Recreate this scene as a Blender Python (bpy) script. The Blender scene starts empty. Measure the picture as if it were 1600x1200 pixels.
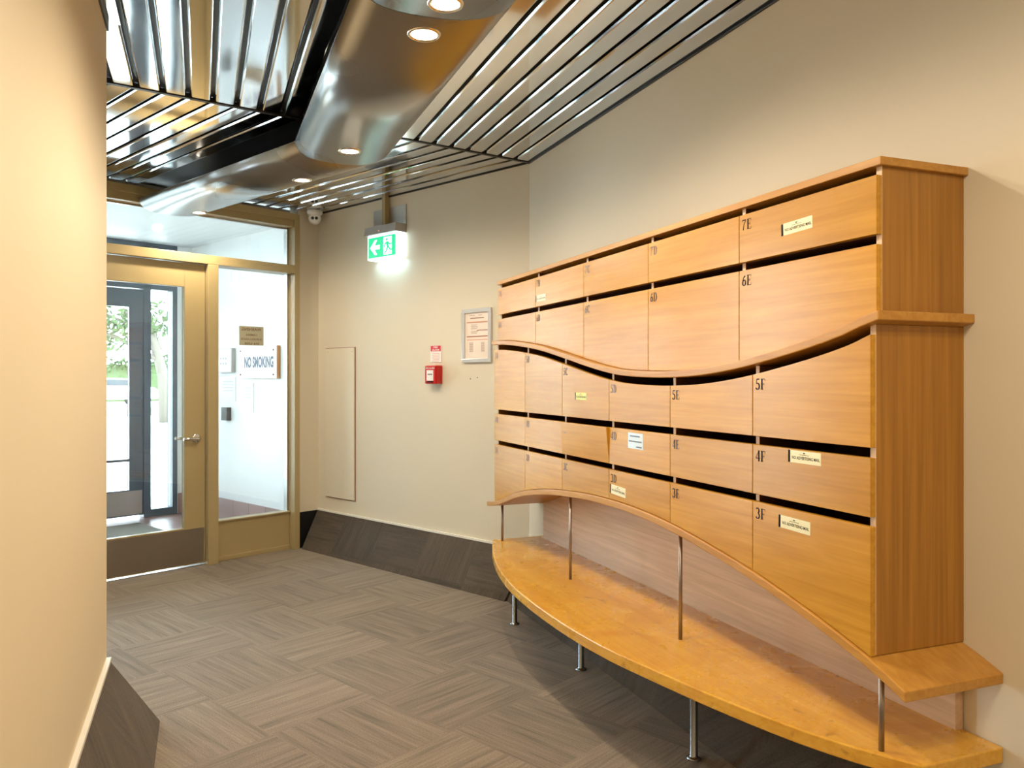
import bpy, bmesh, math, random
from mathutils import Vector
random.seed(7)
PI = math.pi
S = bpy.context.scene
COL = S.collection

# ---------------------------------------------------------------- camera, world, exposure
CAMP = Vector((-1.961, -4.709, 1.4))
YAW = math.radians(21.36)
cd = bpy.data.cameras.new('camera'); cam = bpy.data.objects.new('camera', cd); COL.objects.link(cam)
cam.location = CAMP; cam.rotation_euler = (PI/2, 0, -YAW)
cd.sensor_width = 36; cd.lens = 36*1240/1600; cd.shift_y = -0.005; cd.clip_start = 0.05; cd.clip_end = 300
S.camera = cam
wd = bpy.data.worlds.new('sky'); S.world = wd; wd.use_nodes = True
bg = wd.node_tree.nodes['Background']; bg.inputs[0].default_value = (0.74, 0.89, 1.0, 1); bg.inputs[1].default_value = 14.0
S.view_settings.view_transform = 'Standard'; S.view_settings.look = 'None'
S.view_settings.exposure = 0.17; S.view_settings.gamma = 1; S.view_settings.use_curve_mapping = False
LAMP_W = 43.0          # watts of each ceiling downlight
LAMP_COL = (1.0, 0.85, 0.63)

# ---------------------------------------------------------------- frames of the plan
TB = math.radians(47.5) - YAW
bb = Vector((-math.sin(TB), math.cos(TB), 0))      # along the back wall, away from the corner
nb = Vector((-math.cos(TB), -math.sin(TB), 0))     # out of the back wall; also along the door wall
AA = bb*2.367                                      # corner of back wall and door wall
UP = Vector((0, 0, 1))
CH = 2.79
def Wf(a, b, c): return Vector((a, b, c))          # world: x = -distance from right wall, y = -distance from corner
def Df(u, m, z): return AA + nb*u + bb*m + UP*z    # door-wall frame
def Bf(p, b, z): return nb*p + bb*b + UP*z         # back-wall frame (p out of the wall, b from the corner)
MK = 0.2321

# ---------------------------------------------------------------- materials
def newmat(name):
    m = bpy.data.materials.new(name); m.use_nodes = True
    nt = m.node_tree; return m, nt, nt.nodes['Principled BSDF']
def N(nt, t, **kw):
    n = nt.nodes.new(t)
    for k, v in kw.items():
        if k.startswith('i_'): n.inputs[k[2:]].default_value = v
        else: setattr(n, k, v)
    return n
def c4(c): return (c[0], c[1], c[2], 1)
def plain(name, col, rough=0.5, metal=0.0, spec=0.5, var=0.04, scale=12, emit=None, es=0, bump=0.0, coat=0):
    m, nt, b = newmat(name)
    tc = N(nt, 'ShaderNodeNewGeometry'); nz = N(nt, 'ShaderNodeTexNoise', i_Scale=scale, i_Detail=3.0)
    nt.links.new(tc.outputs['Position'], nz.inputs['Vector'])
    mx = N(nt, 'ShaderNodeMix', data_type='RGBA')
    mx.inputs['A'].default_value = c4([max(0, v*(1-var)) for v in col]); mx.inputs['B'].default_value = c4([min(1, v*(1+var)) for v in col])
    nt.links.new(nz.outputs['Fac'], mx.inputs['Factor']); nt.links.new(mx.outputs['Result'], b.inputs['Base Color'])
    b.inputs['Roughness'].default_value = rough; b.inputs['Metallic'].default_value = metal
    b.inputs['Specular IOR Level'].default_value = spec; b.inputs['Coat Weight'].default_value = coat
    if emit: b.inputs['Emission Color'].default_value = c4(emit); b.inputs['Emission Strength'].default_value = es
    if bump:
        bp = N(nt, 'ShaderNodeBump', i_Strength=bump, i_Distance=0.01); nt.links.new(nz.outputs['Fac'], bp.inputs['Height'])
        nt.links.new(bp.outputs['Normal'], b.inputs['Normal'])
    return m
def wood(name, lo, hi, axis='y', rough=0.3, coat=0.25, stain=False, fine=34, spec=0.5):
    m, nt, b = newmat(name)
    g = N(nt, 'ShaderNodeNewGeometry'); oi = N(nt, 'ShaderNodeObjectInfo')
    off = N(nt, 'ShaderNodeVectorMath', operation='SCALE'); off.inputs[0].default_value = (7.3, 11.1, 5.7)
    nt.links.new(oi.outputs['Random'], off.inputs['Scale'])
    ad = N(nt, 'ShaderNodeVectorMath', operation='ADD'); nt.links.new(g.outputs['Position'], ad.inputs[0]); nt.links.new(off.outputs[0], ad.inputs[1])
    def mapped(s):
        mp = N(nt, 'ShaderNodeMapping'); mp.inputs['Scale'].default_value = s
        nt.links.new(ad.outputs[0], mp.inputs['Vector']); return mp
    sc = {'y': (fine, 1.1, fine), 'z': (fine, fine, 0.7)}[axis]
    sb = {'y': (4, 0.7, 6), 'z': (5, 5, 0.4)}[axis]
    n1 = N(nt, 'ShaderNodeTexNoise', i_Scale=1.6, i_Detail=5.0, i_Roughness=0.6, i_Distortion=0.6); nt.links.new(mapped(sc).outputs[0], n1.inputs['Vector'])
    n2 = N(nt, 'ShaderNodeTexNoise', i_Scale=1.5, i_Detail=3.0, i_Distortion=1.2); nt.links.new(mapped(sb).outputs[0], n2.inputs['Vector'])
    wv = N(nt, 'ShaderNodeMath', operation='MULTIPLY'); wv.inputs[1].default_value = 22; nt.links.new(n2.outputs['Fac'], wv.inputs[0])
    sn = N(nt, 'ShaderNodeMath', operation='SINE'); nt.links.new(wv.outputs[0], sn.inputs[0])
    s2 = N(nt, 'ShaderNodeMath', operation='MULTIPLY_ADD'); s2.inputs[1].default_value = 0.05; nt.links.new(sn.outputs[0], s2.inputs[0]); nt.links.new(n1.outputs['Fac'], s2.inputs[2])
    rp = N(nt, 'ShaderNodeValToRGB'); rp.color_ramp.elements[0].position = 0.28; rp.color_ramp.elements[1].position = 0.72
    rp.color_ramp.elements[0].color = c4(lo); rp.color_ramp.elements[1].color = c4(hi)
    nt.links.new(s2.outputs[0], rp.inputs[0])
    out = rp.outputs[0]
    # slight board-to-board tint
    hs = N(nt, 'ShaderNodeHueSaturation'); mr = N(nt, 'ShaderNodeMapRange'); mr.inputs['To Min'].default_value = 0.93; mr.inputs['To Max'].default_value = 1.06
    nt.links.new(oi.outputs['Random'], mr.inputs['Value']); nt.links.new(mr.outputs[0], hs.inputs['Value']); nt.links.new(out, hs.inputs['Color']); out = hs.outputs[0]
    if stain:
        n3 = N(nt, 'ShaderNodeTexNoise', i_Scale=5.0, i_Detail=6.0, i_Roughness=0.65, i_Distortion=0.8); nt.links.new(ad.outputs[0], n3.inputs['Vector'])
        r3 = N(nt, 'ShaderNodeValToRGB'); r3.color_ramp.elements[0].position = 0.48; r3.color_ramp.elements[1].position = 0.72; nt.links.new(n3.outputs['Fac'], r3.inputs[0])
        mx = N(nt, 'ShaderNodeMix', data_type='RGBA'); mx.inputs['B'].default_value = (0.50, 0.17, 0.015, 1)
        f = N(nt, 'ShaderNodeMath', operation='MULTIPLY'); f.inputs[1].default_value = 0.5; nt.links.new(r3.outputs[0], f.inputs[0])
        nt.links.new(f.outputs[0], mx.inputs['Factor']); nt.links.new(out, mx.inputs['A'])
        n4 = N(nt, 'ShaderNodeTexNoise', i_Scale=9.0, i_Detail=5.0, i_Distortion=2.0); nt.links.new(ad.outputs[0], n4.inputs['Vector'])
        r4 = N(nt, 'ShaderNodeValToRGB'); r4.color_ramp.elements[0].position = 0.66; r4.color_ramp.elements[1].position = 0.74; nt.links.new(n4.outputs['Fac'], r4.inputs[0])
        m2 = N(nt, 'ShaderNodeMix', data_type='RGBA'); m2.inputs['B'].default_value = (0.16, 0.06, 0.02, 1)
        f2 = N(nt, 'ShaderNodeMath', operation='MULTIPLY'); f2.inputs[1].default_value = 0.6; nt.links.new(r4.outputs[0], f2.inputs[0])
        nt.links.new(f2.outputs[0], m2.inputs['Factor']); nt.links.new(mx.outputs['Result'], m2.inputs['A']); out = m2.outputs['Result']
        rr = N(nt, 'ShaderNodeMapRange'); rr.inputs['To Min'].default_value = rough-.08; rr.inputs['To Max'].default_value = rough+.16
        nt.links.new(n3.outputs['Fac'], rr.inputs['Value']); nt.links.new(rr.outputs[0], b.inputs['Roughness'])
    else: b.inputs['Roughness'].default_value = rough
    nt.links.new(out, b.inputs['Base Color'])
    b.inputs['Coat Weight'].default_value = coat; b.inputs['Coat Roughness'].default_value = 0.25; b.inputs['Specular IOR Level'].default_value = spec
    return m
def metal(name, col, rough, wave=0.0, aniso_axis=None, scale=3.0):
    m, nt, b = newmat(name)
    b.inputs['Metallic'].default_value = 1; b.inputs['Base Color'].default_value = c4(col); b.inputs['Roughness'].default_value = rough
    g = N(nt, 'ShaderNodeNewGeometry'); nz = N(nt, 'ShaderNodeTexNoise', i_Scale=scale, i_Detail=1.0)
    nt.links.new(g.outputs['Position'], nz.inputs['Vector'])
    mr = N(nt, 'ShaderNodeMapRange'); mr.inputs['To Min'].default_value = rough*.8; mr.inputs['To Max'].default_value = rough*1.3
    nt.links.new(nz.outputs['Fac'], mr.inputs['Value']); nt.links.new(mr.outputs[0], b.inputs['Roughness'])
    if wave:
        bp = N(nt, 'ShaderNodeBump', i_Strength=wave, i_Distance=0.02); nt.links.new(nz.outputs['Fac'], bp.inputs['Height']); nt.links.new(bp.outputs['Normal'], b.inputs['Normal'])
    return m
def glassmat(name, tint=(1, 1, 1), refl=1.0):
    m, nt, b = newmat(name); nt.nodes.remove(b)
    out = nt.nodes['Material Output']
    tr = N(nt, 'ShaderNodeBsdfTransparent'); tr.inputs[0].default_value = c4(tint)
    gl = N(nt, 'ShaderNodeBsdfGlossy', i_Roughness=0.01); fr = N(nt, 'ShaderNodeFresnel', i_IOR=1.5)
    nz = N(nt, 'ShaderNodeTexNoise', i_Scale=2.0); gg = N(nt, 'ShaderNodeNewGeometry'); nt.links.new(gg.outputs['Position'], nz.inputs['Vector'])
    bp = N(nt, 'ShaderNodeBump', i_Strength=0.02, i_Distance=0.02); nt.links.new(nz.outputs['Fac'], bp.inputs['Height']); nt.links.new(bp.outputs['Normal'], gl.inputs['Normal'])
    mu = N(nt, 'ShaderNodeMath', operation='MULTIPLY'); mu.inputs[1].default_value = refl; nt.links.new(fr.outputs[0], mu.inputs[0])
    mx = N(nt, 'ShaderNodeMixShader'); nt.links.new(mu.outputs[0], mx.inputs[0]); nt.links.new(tr.outputs[0], mx.inputs[1]); nt.links.new(gl.outputs[0], mx.inputs[2])
    nt.links.new(mx.outputs[0], out.inputs[0]); return m
def carpetmat(name, gain=1.0):
    m, nt, b = newmat(name)
    g = N(nt, 'ShaderNodeNewGeometry')
    # into the door-wall frame: subtract A, rotate
    sb = N(nt, 'ShaderNodeVectorMath', operation='SUBTRACT'); o = Df(1.169, -0.926, 0); sb.inputs[1].default_value = (o.x, o.y, 0)
    nt.links.new(g.outputs['Position'], sb.inputs[0])
    rt = N(nt, 'ShaderNodeVectorRotate', rotation_type='Z_AXIS'); rt.inputs['Angle'].default_value = -math.atan2(bb.y, bb.x)
    nt.links.new(sb.outputs[0], rt.inputs['Vector'])                 # x along bb, y across
    sc = N(nt, 'ShaderNodeVectorMath', operation='SCALE'); sc.inputs['Scale'].default_value = 2.0; nt.links.new(rt.outputs[0], sc.inputs[0])
    fl = N(nt, 'ShaderNodeVectorMath', operation='FLOOR'); nt.links.new(sc.outputs[0], fl.inputs[0])
    sp = N(nt, 'ShaderNodeSeparateXYZ'); nt.links.new(fl.outputs[0], sp.inputs[0])
    a = N(nt, 'ShaderNodeMath', operation='ADD'); nt.links.new(sp.outputs[0], a.inputs[0]); nt.links.new(sp.outputs[1], a.inputs[1])
    md = N(nt, 'ShaderNodeMath', operation='FLOORED_MODULO'); md.inputs[1].default_value = 2; nt.links.new(a.outputs[0], md.inputs[0])
    cb = N(nt, 'ShaderNodeCombineXYZ'); nt.links.new(sp.outputs[0], cb.inputs[0]); nt.links.new(sp.outputs[1], cb.inputs[1])
    wn = N(nt, 'ShaderNodeTexWhiteNoise', noise_dimensions='3D'); nt.links.new(cb.outputs[0], wn.inputs['Vector'])
    def streak(scale, detail):
        res = []
        for s in ((scale[0], scale[1], 3), (scale[1], scale[0], 3)):
            mp = N(nt, 'ShaderNodeMapping'); mp.inputs['Scale'].default_value = s; nt.links.new(rt.outputs[0], mp.inputs['Vector'])
            vv = N(nt, 'ShaderNodeVectorMath', operation='ADD'); nt.links.new(mp.outputs[0], vv.inputs[0])
            w2 = N(nt, 'ShaderNodeVectorMath', operation='SCALE'); w2.inputs['Scale'].default_value = 9; nt.links.new(wn.outputs['Color'], w2.inputs[0]); nt.links.new(w2.outputs[0], vv.inputs[1])
            n = N(nt, 'ShaderNodeTexNoise', i_Scale=1.0, i_Detail=detail, i_Roughness=0.6); nt.links.new(vv.outputs[0], n.inputs['Vector']); res.append(n)
        mx = N(nt, 'ShaderNodeMix', data_type='FLOAT'); nt.links.new(md.outputs[0], mx.inputs['Factor'])
        nt.links.new(res[0].outputs['Fac'], mx.inputs['A']); nt.links.new(res[1].outputs['Fac'], mx.inputs['B']); return mx.outputs['Result']
    s1 = streak((3.2, 95.0), 2.5); s2 = streak((1.4, 24.0), 3.0)
    ad = N(nt, 'ShaderNodeMath', operation='ADD'); nt.links.new(s1, ad.inputs[0]); nt.links.new(s2, ad.inputs[1])
    rp = N(nt, 'ShaderNodeValToRGB'); e = rp.color_ramp.elements
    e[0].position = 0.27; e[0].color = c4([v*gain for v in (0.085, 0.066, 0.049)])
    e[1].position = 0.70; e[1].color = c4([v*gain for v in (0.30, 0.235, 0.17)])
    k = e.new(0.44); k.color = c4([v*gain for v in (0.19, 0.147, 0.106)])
    hf = N(nt, 'ShaderNodeMath', operation='MULTIPLY'); hf.inputs[1].default_value = 0.5; nt.links.new(ad.outputs[0], hf.inputs[0])
    nt.links.new(hf.outputs[0], rp.inputs[0])
    # per-tile shade + seams
    hs = N(nt, 'ShaderNodeHueSaturation'); mr = N(nt, 'ShaderNodeMapRange'); mr.inputs['To Min'].default_value = 0.86; mr.inputs['To Max'].default_value = 1.10
    nt.links.new(wn.outputs['Value'], mr.inputs['Value']); nt.links.new(mr.outputs[0], hs.inputs['Value']); nt.links.new(rp.outputs[0], hs.inputs['Color'])
    nz = N(nt, 'ShaderNodeTexNoise', i_Scale=170.0, i_Detail=4.0); nt.links.new(g.outputs['Position'], nz.inputs['Vector'])
    m3 = N(nt, 'ShaderNodeMapRange'); m3.inputs['To Min'].default_value = 0.45; m3.inputs['To Max'].default_value = 1.55; nt.links.new(nz.outputs['Fac'], m3.inputs['Value'])
    ml = N(nt, 'ShaderNodeVectorMath', operation='MULTIPLY'); nt.links.new(hs.outputs[0], ml.inputs[0]); nt.links.new(m3.outputs[0], ml.inputs[1])
    nt.links.new(ml.outputs[0], b.inputs['Base Color'])
    b.inputs['Roughness'].default_value = 0.85; b.inputs['Specular IOR Level'].default_value = 0.25
    b.inputs['Sheen Weight'].default_value = 0.15
    bp = N(nt, 'ShaderNodeBump', i_Strength=0.35, i_Distance=0.003); nt.links.new(nz.outputs['Fac'], bp.inputs['Height']); nt.links.new(bp.outputs['Normal'], b.inputs['Normal'])
    return m
def tilemat(name, col):
    m, nt, b = newmat(name)
    g = N(nt, 'ShaderNodeNewGeometry'); rt = N(nt, 'ShaderNodeVectorRotate', rotation_type='Z_AXIS'); rt.inputs['Angle'].default_value = -math.atan2(bb.y, bb.x)
    nt.links.new(g.outputs['Position'], rt.inputs['Vector'])
    br = N(nt, 'ShaderNodeTexBrick', offset=0.0); br.inputs['Scale'].default_value = 1.0; br.inputs['Brick Width'].default_value = 0.3; br.inputs['Row Height'].default_value = 0.3
    br.inputs['Mortar Size'].default_value = 0.004; br.inputs['Color1'].default_value = c4(col); br.inputs['Color2'].default_value = c4([v*.9 for v in col]); br.inputs['Mortar'].default_value = c4([v*.5 for v in col])
    nt.links.new(rt.outputs[0], br.inputs['Vector']); nt.links.new(br.outputs[0], b.inputs['Base Color']); b.inputs['Roughness'].default_value = 0.3
    return m

M_wall = plain('cream_wall_paint', (0.67, 0.60, 0.475), 0.55, var=0.03, scale=1.6, bump=0.03)
M_wallL = plain('warm_wall_paint', (0.80, 0.69, 0.49), 0.6, var=0.03, scale=1.5)
M_white = plain('white_wall_paint', (0.87, 0.88, 0.89), 0.5, var=0.02)
M_olive = plain('olive_door_paint', (0.40, 0.31, 0.155), 0.32, var=0.04, scale=5)
M_panelp = plain('panel_paint', (0.69, 0.62, 0.49), 0.5, var=0.02)
M_carpet = carpetmat('striped_carpet_tile'); M_carpetS = carpetmat('shade_darkened_skirting', 0.36)  # skirting copy darkened: shade under the bench put into its colour
M_trimw = plain('white_trim_paint', (0.78, 0.76, 0.70), 0.4)
M_black = plain('black_backing', (0.006, 0.006, 0.008), 0.4)
M_slat = metal('polished_slat', (0.74, 0.755, 0.78), 0.07, wave=0.16, scale=1.9)
M_pan = metal('brushed_trough', (0.36, 0.365, 0.375), 0.27, wave=0.08, scale=2.0)
M_steel = metal('brushed_steel', (0.55, 0.53, 0.50), 0.28)
M_rod = metal('satin_rod', (0.62, 0.60, 0.58), 0.22); M_rod2 = metal('bronze_rod', (0.36, 0.31, 0.28), 0.38)
M_leg = metal('dark_steel_leg', (0.30, 0.33, 0.37), 0.25)
M_kick = metal('scuffed_kick_plate', (0.40, 0.36, 0.31), 0.32)
M_wood = wood('honey_veneer', (0.45, 0.205, 0.018), (0.60, 0.305, 0.034), 'y', rough=0.25, coat=0.0, spec=0.38)
M_edge = wood('honey_edge', (0.44, 0.20, 0.035), (0.57, 0.29, 0.06), 'y', rough=0.36, coat=0.0, spec=0.4)
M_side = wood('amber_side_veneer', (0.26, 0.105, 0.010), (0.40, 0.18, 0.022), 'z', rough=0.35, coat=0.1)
M_bench = wood('worn_bench_top', (0.60, 0.30, 0.030), (0.76, 0.43, 0.065), 'y', rough=0.24, stain=True)
M_back = wood('daylight_paled_back_panel', (0.50, 0.33, 0.20), (0.66, 0.46, 0.31), 'y', rough=0.4, coat=0.05)  # pale pinkish tone paints in the daylight reflected on this panel
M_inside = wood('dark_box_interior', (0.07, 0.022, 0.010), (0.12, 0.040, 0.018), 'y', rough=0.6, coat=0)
M_birch = wood('pale_birch_edge', (0.60, 0.42, 0.27), (0.74, 0.55, 0.38), 'z', rough=0.5, coat=0)
M_ink = plain('black_ink', (0.006, 0.006, 0.008), 0.6, spec=0.1); M_inkf = plain('faded_ink', (0.11, 0.10, 0.12), 0.5, spec=0.1); M_inkg = plain('grey_ink', (0.035, 0.035, 0.05), 0.5, spec=0.1)
M_stick = plain('cream_sticker', (0.80, 0.76, 0.50), 0.4); M_sticky = plain('yellow_sticker', (0.72, 0.74, 0.22), 0.4); M_stickb = plain('pale_blue_sticker', (0.62, 0.74, 0.86), 0.35)
M_glass = glassmat('clear_glass', (0.97, 0.99, 0.98), 1.3)
M_acryl = glassmat('clear_acrylic', (0.97, 0.97, 0.97), 1.0)
M_navy = plain('slate_blue_frame', (0.10, 0.135, 0.175), 0.35)
M_tile = tilemat('red_brown_tile', (0.40, 0.25, 0.23)); M_paver = plain('pale_paving', (0.62, 0.60, 0.56), 0.8, var=0.1, scale=2)
M_emit = plain('lamp_lens', (1, 1, 1), 0.4, emit=(1.0, 0.88, 0.66), es=14)
M_ring = metal('lamp_ring', (0.75, 0.68, 0.58), 0.25)
M_whitep = plain('white_plastic', (0.78, 0.78, 0.77), 0.3); M_greyp = plain('grey_plastic', (0.42, 0.42, 0.43), 0.4); M_dark = plain('dark_plastic', (0.03, 0.035, 0.045), 0.25)
M_red = plain('red_plastic', (0.52, 0.012, 0.010), 0.3); M_redl = plain('red_label', (0.62, 0.03, 0.05), 0.4)
M_signw = plain('lit_white_diffuser', (0.9, 0.9, 0.9), 0.4, emit=(0.72, 0.95, 1.0), es=2.2)
M_signg = plain('lit_green', (0.0, 0.45, 0.2), 0.4, emit=(0.02, 0.72, 0.30), es=0.85)
M_led = plain('red_led', (0.6, 0.1, 0.1), 0.4, emit=(1, 0.25, 0.2), es=2)
M_silver = plain('silver_frame', (0.70, 0.72, 0.76), 0.25, metal=0.4)
M_paper = plain('notice_paper', (0.78, 0.68, 0.60), 0.6); M_brownink = plain('brown_ink', (0.30, 0.14, 0.10), 0.6); M_orange = plain('orange_line', (0.66, 0.30, 0.20), 0.6)
M_gold = plain('khaki_sign', (0.40, 0.38, 0.27), 0.5); M_goldi = plain('brown_lettering', (0.14, 0.06, 0.03), 0.5)
M_pinkw = plain('pale_sign_board', (0.82, 0.74, 0.70), 0.4); M_brd = plain('orange_board_edge', (0.50, 0.20, 0.06), 0.5); M_nvyt = plain('navy_lettering', (0.06, 0.08, 0.14), 0.5)
M_mat = plain('grey_doormat', (0.20, 0.18, 0.15), 0.95, var=0.3, scale=150)
M_grass = plain('lawn_green', (0.16, 0.24, 0.08), 0.9, var=0.3, scale=20); M_leaf = plain('leaf_green', (0.06, 0.09, 0.03), 0.8, var=0.4, scale=6)
M_bark = plain('bark', (0.12, 0.10, 0.08), 0.9); M_carp = plain('white_car_paint', (0.7, 0.7, 0.72), 0.2); M_tyre = plain('tyre', (0.02, 0.02, 0.02), 0.8)
M_wplug = plain('dark_plug', (0.12, 0.10, 0.08), 0.6)

# ---------------------------------------------------------------- mesh builder
WORG = {}
class MB:
    def __init__(s): s.v = []; s.f = []; s.mi = []; s.sm = []
    def add(s, vs, fs, mi=0, sm=False):
        o = len(s.v); s.v += [Vector(v) for v in vs]
        for f in fs: s.f.append([i+o for i in f]); s.mi.append(mi); s.sm.append(sm)
        return s
    def box(s, a0, a1, b0, b1, c0, c1, F=Wf, mi=0):
        vs = [F(a, b, c) for a in (a0, a1) for b in (b0, b1) for c in (c0, c1)]
        return s.add(vs, [(0,1,3,2),(4,6,7,5),(0,4,5,1),(2,3,7,6),(0,2,6,4),(1,5,7,3)], mi)
    def prism(s, lo, hi, mi=0, sm=False):          # two matching loops of world points
        n = len(lo)
        s.add(list(lo)+list(hi), [tuple(range(n-1, -1, -1)), tuple(range(n, 2*n))], mi)
        return s.add(list(lo)+list(hi), [(i, (i+1) % n, n+(i+1) % n, n+i) for i in range(n)], mi, sm)
    def strip(s, A, B, mi=0, sm=True):             # open sheet between two polylines
        n = len(A); return s.add(list(A)+list(B), [(i, i+1, n+i+1, n+i) for i in range(n-1)], mi, sm)
    def poly(s, pts, mi=0): return s.add(pts, [tuple(range(len(pts)))], mi)
    def tube(s, pts, r, n=14, mi=0, caps=True):
        pts = [Vector(p) for p in pts]; rs = r if isinstance(r, (list, tuple)) else [r]*len(pts); rings = []
        for i, p in enumerate(pts):
            d = (pts[min(i+1, len(pts)-1)]-pts[max(i-1, 0)]).normalized()
            a = d.cross(UP); a = a.normalized() if a.length > 1e-4 else Vector((1, 0, 0)); b2 = d.cross(a).normalized()
            rings.append([p+(a*math.cos(t)+b2*math.sin(t))*rs[i] for t in [2*PI*k/n for k in range(n)]])
        vs = [v for R in rings for v in R]; fs = []
        for i in range(len(pts)-1):
            for k in range(n): fs.append((i*n+k, i*n+(k+1) % n, (i+1)*n+(k+1) % n, (i+1)*n+k))
        s.add(vs, fs, mi, True)
        if caps: s.add(rings[0], [tuple(range(n-1, -1, -1))], mi); s.add(rings[-1], [tuple(range(n))], mi)
        return s
    def lathe(s, c, prof, axis=UP, n=32, mi=0, sm=True):    # prof: (radius, height along axis)
        axis = Vector(axis).normalized(); a = axis.cross(Vector((0.3, 0.9, 0.1))).normalized(); b2 = axis.cross(a)
        vs = []
        for r, h in prof: vs += [Vector(c)+axis*h+(a*math.cos(t)+b2*math.sin(t))*r for t in [2*PI*k/n for k in range(n)]]
        fs = [(i*n+k, i*n+(k+1) % n, (i+1)*n+(k+1) % n, (i+1)*n+k) for i in range(len(prof)-1) for k in range(n)]
        return s.add(vs, fs, mi, sm)
    def build(s, name, mats, parent=None, bevel=0, loc=None):
        me = bpy.data.meshes.new(name)
        if loc is None:
            xs = [min(v[i] for v in s.v) for i in range(3)]; ys = [max(v[i] for v in s.v) for i in range(3)]
            loc = Vector([(xs[i]+ys[i])/2 for i in range(3)])
            if parent is None: loc.z = xs[2]
        loc = Vector(loc)
        me.from_pydata([v-loc for v in s.v], [], s.f)
        mats = mats if isinstance(mats, (list, tuple)) else [mats]
        for m in mats: me.materials.append(m)
        for p, mi, sm in zip(me.polygons, s.mi, s.sm): p.material_index = mi; p.use_smooth = sm
        bm = bmesh.new(); bm.from_mesh(me); bmesh.ops.remove_doubles(bm, verts=bm.verts, dist=1e-5)
        bmesh.ops.recalc_face_normals(bm, faces=bm.faces); bm.to_mesh(me); bm.free()
        o = bpy.data.objects.new(name, me); COL.objects.link(o)
        WORG[o.name] = loc.copy()
        if parent is not None: o.parent = parent; o.location = loc-WORG[parent.name]
        else: o.location = loc
        if bevel:
            b = o.modifiers.new('bevel', 'BEVEL'); b.width = bevel; b.segments = 2; b.limit_method = 'ANGLE'; b.angle_limit = math.radians(50)
        return o
def empty(name, loc, label=None, cat=None, group=None, kind=None):
    o = bpy.data.objects.new(name, None); COL.objects.link(o); o.location = loc; o.empty_display_size = 0.1; WORG[o.name] = Vector(loc).copy()
    return tag(o, label, cat, group, kind)
def tag(o, label=None, cat=None, group=None, kind=None):
    if label: o['label'] = label
    if cat: o['category'] = cat
    if group: o['group'] = group
    if kind: o['kind'] = kind
    return o
def struct(o): o['kind'] = 'structure'; return o
def text2d(txt, h, bold=0.0, sx=1.0, align='CENTER'):
    cu = bpy.data.curves.new('t', 'FONT'); cu.body = txt; cu.size = 1; cu.offset = bold; cu.align_x = align; cu.resolution_u = 3
    ob = bpy.data.objects.new('t', cu); COL.objects.link(ob)
    dg = bpy.context.evaluated_depsgraph_get(); me = bpy.data.meshes.new_from_object(ob.evaluated_get(dg))
    vs = [(v.co.x, v.co.y) for v in me.vertices]; fs = [tuple(p.vertices) for p in me.polygons]
    bpy.data.objects.remove(ob); bpy.data.curves.remove(cu); bpy.data.meshes.remove(me)
    k = h/0.7
    return [(x*k*sx, y*k) for x, y in vs], fs
def addtext(mb, txt, org, rt, h, mi=0, bold=0.0, sx=1.0, width=None, up=UP, off=Vector((0, 0, 0))):
    vs, fs = text2d(txt, h, bold, sx)
    if not vs: return
    x0 = min(v[0] for v in vs); x1 = max(v[0] for v in vs); k = 1.0
    if width: k = width/(x1-x0)
    cx = (x0+x1)/2
    mb.add([Vector(org)+off+rt*((x-cx)*k)+up*y for x, y in vs], fs, mi)

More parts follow.
